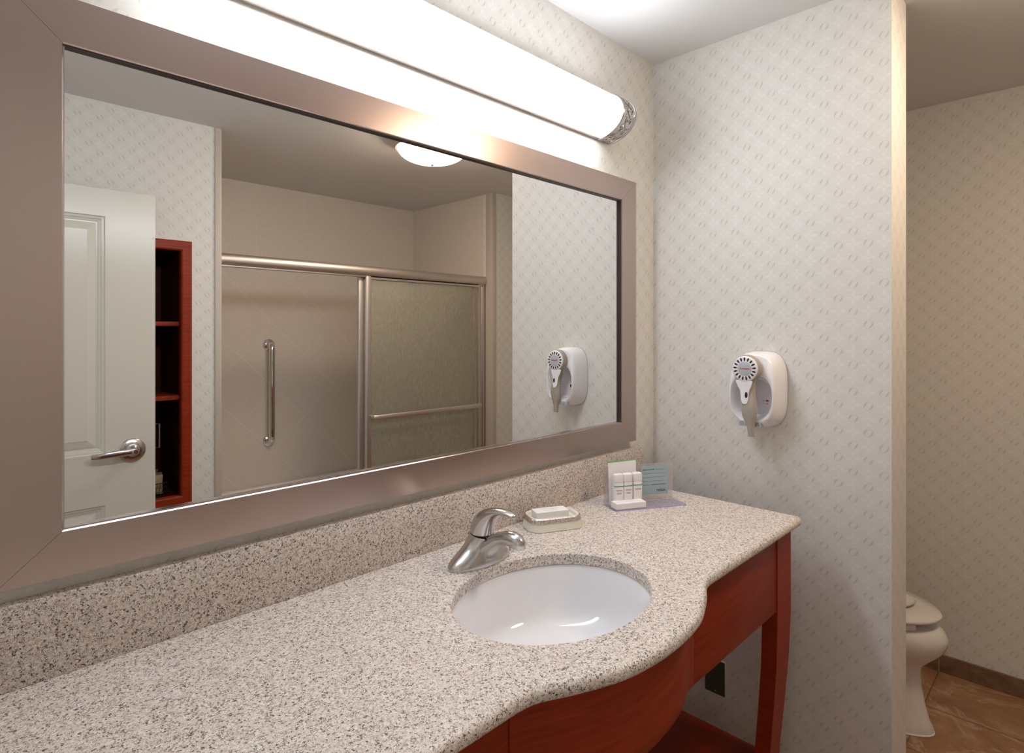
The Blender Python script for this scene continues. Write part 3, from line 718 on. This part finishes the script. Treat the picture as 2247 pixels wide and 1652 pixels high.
# ------------------------------------------------------------------ toilet
to = empty('toilet', (.68, 0, 0), 'white toilet with closed lid behind the papered partition wall', 'toilet')
def egg(yf, yr, w, z, n=48, cx=0, sq=2.2):         # yf front (most negative), yr rear
    r = []; cy = (yf + yr) / 2 + (yr - yf) * .10; 
    for k in range(n):
        t = 2 * PI * k / n; c, s_ = math.cos(t), math.sin(t)
        L_ = (cy - yf) if s_ < 0 else (yr - cy)
        e = 2.0 if s_ < 0 else 3.0
        r.append((cx + w * math.copysign(abs(c) ** (2 / e), c), cy + L_ * math.copysign(abs(s_) ** (2 / e), s_), z))
    return r
bowl = [(-.742, -.10, .118, 0.0), (-.742, -.10, .118, .020), (-.728, -.11, .108, .05), (-.716, -.13, .100, .10), (-.706, -.14, .096, .16), (-.702, -.15, .094, .205), (-.706, -.15, .098, .232), (-.728, -.15, .118, .256), (-.756, -.15, .145, .285), (-.772, -.14, .160, .305), (-.781, -.13, .170, .325), (-.785, -.12, .176, .343), (-.783, -.11, .179, .357), (-.777, -.10, .181, .370), (-.767, -.08, .181, .382), (-.755, -.07, .176, .390)]
G().loft([egg(yf, yr, w, z) for yf, yr, w, z in bowl]).build('bowl', MT['toilet'], to, angle=60)
G().loft([egg(-.744, -.098, .120, 0.0), egg(-.746, -.096, .122, .003), egg(-.744, -.098, .120, .006)]).build('caulk_line', MT['plastic'], to)
# open-front seat
def useat(z, ins=0):
    o = []; 
    pts = egg(-.740, -.27, .182 - ins, z, 60)
    return pts
g = G()
outp = egg(-.742, -.27, .184, 0, 72); inp = egg(-.700, -.33, .118, 0, 72)
arc = [i for i in range(72) if not (abs(outp[i][0]) < .078 and outp[i][1] < -.5)]
k0 = [i for i in range(72) if i not in arc]; st = (max(k0) + 1) % 72; order = [(st + i) % 72 for i in range(len(arc))]
rings = []
for i in order:
    o, n_ = Vector(outp[i]), Vector(inp[i]); rg = []
    for t in range(12):
        a = 2 * PI * t / 12; mid = (o + n_) / 2; hw_ = (o - n_) / 2
        p = mid + hw_ * math.copysign(abs(math.cos(a)) ** .6, math.cos(a)); p.z = .4045 + .0150 * math.copysign(abs(math.sin(a)) ** .7, math.sin(a)); rg.append(tuple(p))
    rings.append(rg)
g.loft(rings); g.build('seat', MT['toilet'], to, angle=60)
G().loft([egg(-.752, -.262, .186, .4210), egg(-.764, -.255, .190, .4240), egg(-.766, -.252, .191, .4305), egg(-.760, -.256, .187, .4365), egg(-.700, -.30, .150, .4410), egg(-.60, -.36, .08, .4435)]).build('lid', MT['toilet'], to, angle=60)
for sx in (-.075, .075): G().box((sx - .02, -.262, .395), (sx + .02, -.232, .437), .006).build('hinge', MT['toilet'], to)
G().box((-.225, -.205, .37), (.225, -.012, .72), .02, 4).build('tank', MT['toilet'], to)
G().box((-.235, -.215, .721), (.235, -.008, .755), .012, 3).build('tank_lid', MT['toilet'], to)
fl = G(); fl.tube([(-.17, -.206, .66), (-.17, -.222, .66)], .012, 16); fl.tube([(-.17, -.224, .66), (-.11, -.226, .652)], [.006, .008], 12); fl.build('flush_lever', MT['chrome'], to)
# towel on the lid
tw = G()
rings = []
for k in range(13):
    x = -.125 + .25 * k / 12; e = 1 - .22 * (abs(k - 6) / 6) ** 6
    rg = []
    for q in range(28):
        a = 2 * PI * q / 28; c, s_ = math.cos(a), math.sin(a)
        rg.append((x, .060 * e * math.copysign(abs(c) ** .6, c), .0125 + .0125 * e * math.copysign(abs(s_) ** .8, s_) ))
    rings.append(rg)
tw.loft(rings)
o = tw.build('folded_towel', MT['towel'], angle=80, loc=(.611, -.587, .4435)); o.rotation_euler.z = math.radians(-26); tag(o, 'folded white terry towel lying on the closed toilet lid', 'towel')

# ------------------------------------------------------------------ shower: bathtub, sliding door set, grab bar
tb = empty('bathtub', ((XJ0 + XJ1) / 2, (YB - .1 + YT) / 2, 0), 'white alcove bathtub standing behind the sliding shower doors', 'bathtub')
hx_, hy_ = (XJ1 - XJ0) / 2 - .004, (YB - .1 - YT) / 2 - .006
rg = lambda a, b, r, z: rrect(0, 0, a, b, r, z)
G().loft([rg(hx_, hy_, .01, 0), rg(hx_, hy_, .01, .43), rg(hx_ - .01, hy_ - .01, .02, .44), rg(hx_ - .09, hy_ - .08, .10, .44), rg(hx_ - .11, hy_ - .10, .10, .42), rg(hx_ - .16, hy_ - .14, .12, .12), rg(hx_ - .22, hy_ - .20, .12, .10)]).build('tub_shell', MT['porcelain'], tb, angle=50)
sh = empty('sliding_shower_door', (.04, -1.96, .44), 'satin aluminium framed sliding shower door seen in the mirror', 'shower door')
def shl(o): return local(o, sh)
SX0, SX1 = XJ0 + .013, XJ1 - .013
g = G(); g.tube([(SX0, -1.958, 1.818), (SX1, -1.958, 1.818)], .0315, 28); g.box((SX0, -1.985, 1.783), (SX1, -1.945, 1.80), .001); shl(g.build('header_rail', MT['satin'], sh))
shl(G().box((SX0, -1.99, .44), (SX0 + .016, -1.94, 1.786), .0015).build('side_jamb', MT['satin'], sh))
g = G(); g.box((SX1 - .022, -1.99, .44), (SX1, -1.945, 1.786), .0015); g.box((SX1 - .028, -1.975, .44), (SX1 - .022, -1.955, 1.786)); shl(g.build('side_jamb', MT['satin'], sh))
shl(G().box((SX0, -1.995, .4405), (SX1, -1.935, .472), .003).build('bottom_track', MT['satin'], sh))
for yy_, xa, xb_, nm in ((-1.953, -.020, .885, 'front'), (-1.979, -.055, .850, 'rear')):
    dpn = empty('sliding_panel', (0, 0, 0)); dpn.parent = sh
    def dl(o): return local(o, sh)
    dl(G().box((xa, yy_ - .009, .474), (xa + .030, yy_ + .009, 1.79), .001).build('stile', MT['satin'], dpn))
    dl(G().box((xb_ - .012, yy_ - .009, .474), (xb_ + .010, yy_ + .009, 1.79), .001).build('stile', MT['satin'], dpn))
    g = G(); g.box((xa + .03, yy_ - .008, .474), (xb_ - .012, yy_ + .008, .50)); g.box((xa + .03, yy_ - .008, 1.772), (xb_ - .012, yy_ + .008, 1.79)); dl(g.build('rail', MT['satin'], dpn))
    dl(G().box((xa + .030, yy_ - .002, .50), (xb_ - .012, yy_ + .002, 1.772)).build('glass', MT['rain'], dpn))
    dl(G().box((xa - .004, yy_ - .007, .474), (xa, yy_ + .007, 1.79)).build('seal', MT['greyp'], dpn))
    if nm == 'front':
        g = G(); g.tube([(xa + .03, yy_ + .010, .945), (xa + .034, yy_ + .036, .945), (xa + .055, yy_ + .045, .945), (xb_ - .04, yy_ + .045, .945), (xb_ - .015, yy_ + .040, .945), (xb_ - .006, yy_ + .010, .945)], .0145, 12, flat=.30, up=(0, 1, 0)); dl(g.build('towel_bar', MT['satin'], dpn))
gb = empty('grab_rail', (-.233, YT, 1.048), 'upright polished steel grab bar on the beige shower wall', 'grab bar')
g = G(); pts = [(0, .004, .320)] 
for k in range(7): a = k / 6 * PI / 2; pts.append((.0, .020 + .030 * math.sin(a), .290 + .030 * math.cos(a)))
pts += [(0, .050, .2), (0, .050, 0), (0, .050, -.2)]
for k in range(7): a = k / 6 * PI / 2; pts.append((.0, .020 + .030 * math.cos(a), -.290 - .030 * math.sin(a)))
pts.append((0, .004, -.320))
g.tube(pts, .0200, 24, up=(1, 0, 0)); g.build('bar', MT['chrome'], gb, angle=60)
for z in (.320, -.320): G().lathe([(.041, 0), (.042, .003), (.038, .009), (.026, .014), (.017, .018), (.0165, .020)], (0, 0, z), 36, axis='y').build('wall_flange', MT['chrome'], gb, angle=60)

# ------------------------------------------------------------------ the open entry door against the front wall
dr = empty('door_1', (-1.98, -1.78, .01), kind='structure')
DX0, DX1, DY, DT = -1.984, -1.176, -1.76, 2.043
def drl(o): return local(o, dr)
PX0, PX1 = -1.80, -1.3575
g = G(); g.box((DX0, DY - .040, .01), (DX1, DY - .013, DT))
for lo, hi in (((DX0, .01), (PX0, DT)), ((PX1, .01), (DX1, DT)), ((PX0, 1.931), (PX1, DT)), ((PX0, .745), (PX1, .957)), ((PX0, .01), (PX1, .22))):
    g.box((lo[0], DY - .013, lo[1]), (hi[0], DY, hi[1]))
drl(g.build('door_slab', MT['doorpaint'], dr))
for z0, z1 in ((.957, 1.931), (.22, .745)):
    def rr2(i, y): return [(PX0 + i, y, z0 + i), (PX1 - i, y, z0 + i), (PX1 - i, y, z1 - i), (PX0 + i, y, z1 - i)]
    g = G(); g.loft([rr2(.0002, DY - .0002), rr2(.004, DY - .005), rr2(.012, DY - .006), rr2(.014, DY - .009), rr2(.022, DY - .0105), rr2(.024, DY - .0125), rr2(.030, DY - .0125), rr2(.031, DY - .010), rr2(.056, DY - .004), rr2(.060, DY - .0025), rr2(.0605, DY - .001), rr2(.10, DY - .001)], caps=(False, True), smooth=False)
    drl(g.build('raised_panel', MT['doorpaint'], dr))
lh = empty('lever_handle', (0, 0, 0)); lh.parent = dr
LC = Vector((-1.262, DY, .958))
ms = MT['nickel']
g = G(); g.lathe([(.050, 0), (.050, .003), (.047, .007), (.030, .009), (.026, .010), (.026, .014), (.020, .017), (.016, .022), (.016, .040), (.014, .046)], tuple(LC), 40, axis='y'); drl(g.build('rosette', ms, lh, angle=50))
g = G(); g.tube([LC + Vector(p) for p in ((.004, .040, 0), (-.02, .046, .001), (-.05, .050, .001), (-.09, .050, -.001), (-.12, .048, -.003), (-.135, .040, -.004), (-.147, .034, -.004))], [.012, .014, .0135, .0125, .0115, .011, .0105], 20, flat=[.8, .62, .5, .45, .45, .5, .5], up=(0, 1, 0)); drl(g.build('lever', ms, lh, angle=60))
g = G(); g.lathe([(.010, .050), (.011, .055), (.009, .058), (.001, .058)], tuple(LC), 24, axis='y'); drl(g.build('lock_button', ms, lh))
g = G(); g.lathe([(.0055, 0), (.0055, .001), (.003, .0018)], (DX1 - .006, DY, 1.861), 16, axis='y'); drl(g.build('bumper', MT['plastic'], dr))
for z in (.25, 1.05, 1.82): drl(box('hinge', (DX0 - .012, DY - .02, z), (DX0, DY + .004, z + .09), MT['satin'], dr, .002))

# ------------------------------------------------------------------ recessed linen cabinet and its contents
nc = empty('linen_cabinet', (-1.21, YB, .66), 'cherry-red framed open wall cabinet with dark shelves beside the door', 'cabinet')
def ncl(o): return local(o, nc)
DN = -2.20; fw = .041
g = G()
def nr(i, y): return [(nx0 + i, y, nz0 + i), (nx1 - i, y, nz0 + i), (nx1 - i, y, nz1 - i), (nx0 + i, y, nz1 - i)]
g.loft([nr(.0, YB - .02), nr(-.006, YB), nr(-.006, YB + .006), nr(.0, YB + .010), nr(.033, YB + .010), nr(.039, YB + .006), nr(.041, YB - .01), nr(.041, YB - .02)], cyc=True, smooth=False); ncl(g.build('face_frame', MT['cherry'], nc))
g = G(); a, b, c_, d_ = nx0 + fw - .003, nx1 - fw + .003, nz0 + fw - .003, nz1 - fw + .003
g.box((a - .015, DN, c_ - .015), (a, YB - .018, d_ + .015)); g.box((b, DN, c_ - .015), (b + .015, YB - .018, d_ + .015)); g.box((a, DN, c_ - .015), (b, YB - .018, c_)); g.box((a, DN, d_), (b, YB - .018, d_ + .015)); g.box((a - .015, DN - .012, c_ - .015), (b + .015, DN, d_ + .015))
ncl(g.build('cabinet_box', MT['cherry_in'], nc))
for z in (1.484, 1.142):
    ncl(G().box((a, DN, z), (b, YB - .022, z + .020), .001).build('shelf', MT['cherry'], nc))
# wire basket with sachets
wb = empty('wire_basket', (-1.17, -1.975, .6985), 'black wire basket on the floor of the cherry-red wall cabinet', 'basket')
g = G()
bx_, by_, bh = .085, .052, .062
for z, sc in ((.002, .88), (.022, .93), (.042, .97), (bh, 1.0)):
    g.tube([(bx_ * sc * sx, by_ * sc * sy, z) for sx, sy in ((-1, -1), (1, -1), (1, 1), (-1, 1), (-1, -1))], .0013 if z < bh else .0024, 6)
for k in range(13):
    x = -bx_ + 2 * bx_ * k / 12
    for sy in (-1, 1): g.tube([(x * .88, by_ * .88 * sy, .002), (x, by_ * sy, bh)], .0011, 6)
    g.tube([(x * .88, -by_ * .88, .002), (x * .88, by_ * .88, .002)], .0011, 6)
for k in range(9):
    y = -by_ + 2 * by_ * k / 8
    for sx in (-1, 1): g.tube([(bx_ * .88 * sx, y * .88, .002), (bx_ * sx, y, bh)], .0011, 6)
g.build('basket_frame', MT['wire'], wb)
def pouch(loc, rx, rz, w_, h_, m, label, seed):
    rnd = random.Random(seed); r = empty('coffee_sachet', loc, label, 'sachet', 'sachets in the wire basket'); r.rotation_euler = (rx, 0, rz)
    N_, M_ = 14, 18; front_, back_ = [], []
    g = G(); vs, fs = [], []
    for sgn in (1, -1):
        off = len(vs)
        for j in range(M_ + 1):
            for i in range(N_ + 1):
                u_, v_ = i / N_, j / M_; pf = (math.sin(PI * u_) * math.sin(PI * v_)) ** .5
                vs.append(((u_ - .5) * w_ * (1 - .06 * math.sin(PI * v_)), sgn * (pf * .012 + .0004) + rnd.uniform(-.0012, .0012) * pf, v_ * h_))
        for j in range(M_):
            for i in range(N_):
                q = off + j * (N_ + 1) + i; fs.append((q, q + 1, q + N_ + 2, q + N_ + 1))
    g.faces(vs, fs, True); g.build('pouch_body', m, r, angle=80)
    g = G(); zig = [(-.5 * w_ + w_ * k / 18, (.0025 if k % 2 else -.0025), 0) for k in range(19)]
    g.loft([[(p[0], p[1] + .0006, h_ - .001) for p in zig] + [(p[0], p[1] - .0006, h_ - .001) for p in zig[::-1]], [(p[0] * 1.02, p[1] * 1.4 + .0006, h_ + .012) for p in zig] + [(p[0] * 1.02, p[1] * 1.4 - .0006, h_ + .012) for p in zig[::-1]]], smooth=False)
    g.build('crimped_seal', MT['foil'], r)
pouch((-1.130, -1.958, .705), .04, .12, .07, .088, MT['kraft'], 'kraft paper sachet standing at the front of the wire basket', 1)
pouch((-1.140, -1.993, .705), -.03, -.1, .075, .098, MT['foil'], 'shiny foil sachet standing behind the kraft one', 2)
pouch((-1.218, -1.975, .705), .0, .1, .055, .092, MT['kraft'], 'kraft paper sachet at the hidden end of the wire basket', 3)
cm = empty('coffee_maker', (-1.205, -2.13, .6985), 'black coffee maker with a grey handle inside the cherry-red wall cabinet', 'coffee maker')
G().box((-.085, -.06, 0), (.085, .05, .03), .008).build('base', MT['black'], cm)
G().box((-.085, -.06, .03), (.085, -.015, .36), .008).build('body', MT['black'], cm)
G().box((-.085, -.06, .27), (.085, .07, .37), .012).build('brew_head', MT['black'], cm)
G().tube([(.080, .058, .206), (.118, .088, .208), (.118, .088, .320), (.080, .058, .322)], .0055, 12).build('handle', MT['satin'], cm)
G().lathe([(.05, .035), (.058, .05), (.060, .14), (.045, .19), (.045, .20), (.001, .20)], (0, .02, 0), 28).build('carafe', MT['black'], cm)

# ------------------------------------------------------------------ camera
cam = bpy.data.cameras.new('camera'); co = bpy.data.objects.new('camera', cam); COL.objects.link(co)
co.location = (-1.6626 * 1.148, -1.148, 1.457); co.rotation_euler = (PI / 2, 0, math.radians(44.54 - 90))
cam.sensor_width = 36; cam.lens = 1292 / 2247 * 36; cam.shift_y = (728 - 826) / 2247; cam.clip_start = .02
sc = bpy.context.scene; sc.camera = co

# ------------------------------------------------------------------ light
def area(name, loc, rot, sx, sy, power, col):
    l = bpy.data.lights.new(name, 'AREA'); l.shape = 'RECTANGLE'; l.size = sx; l.size_y = sy; l.energy = power; l.color = col
    o = bpy.data.objects.new(name, l); COL.objects.link(o); o.location = loc; o.rotation_euler = rot; return o
area('doorway_daylight', (XL - .35, -1.36, 1.25), (0, -PI / 2, 0), 2.0, .85, 1.2, (1.0, .95, .90))  # added fill light outside the doorway
w = bpy.data.worlds.new('world'); sc.world = w; w.use_nodes = True
w.node_tree.nodes['Background'].inputs[0].default_value = (1.0, .95, .88, 1); w.node_tree.nodes['Background'].inputs[1].default_value = .06
vs_ = sc.view_settings; vs_.view_transform = 'Standard'; vs_.look = 'None'; vs_.gamma = 1; vs_.use_curve_mapping = False; vs_.exposure = 1.28
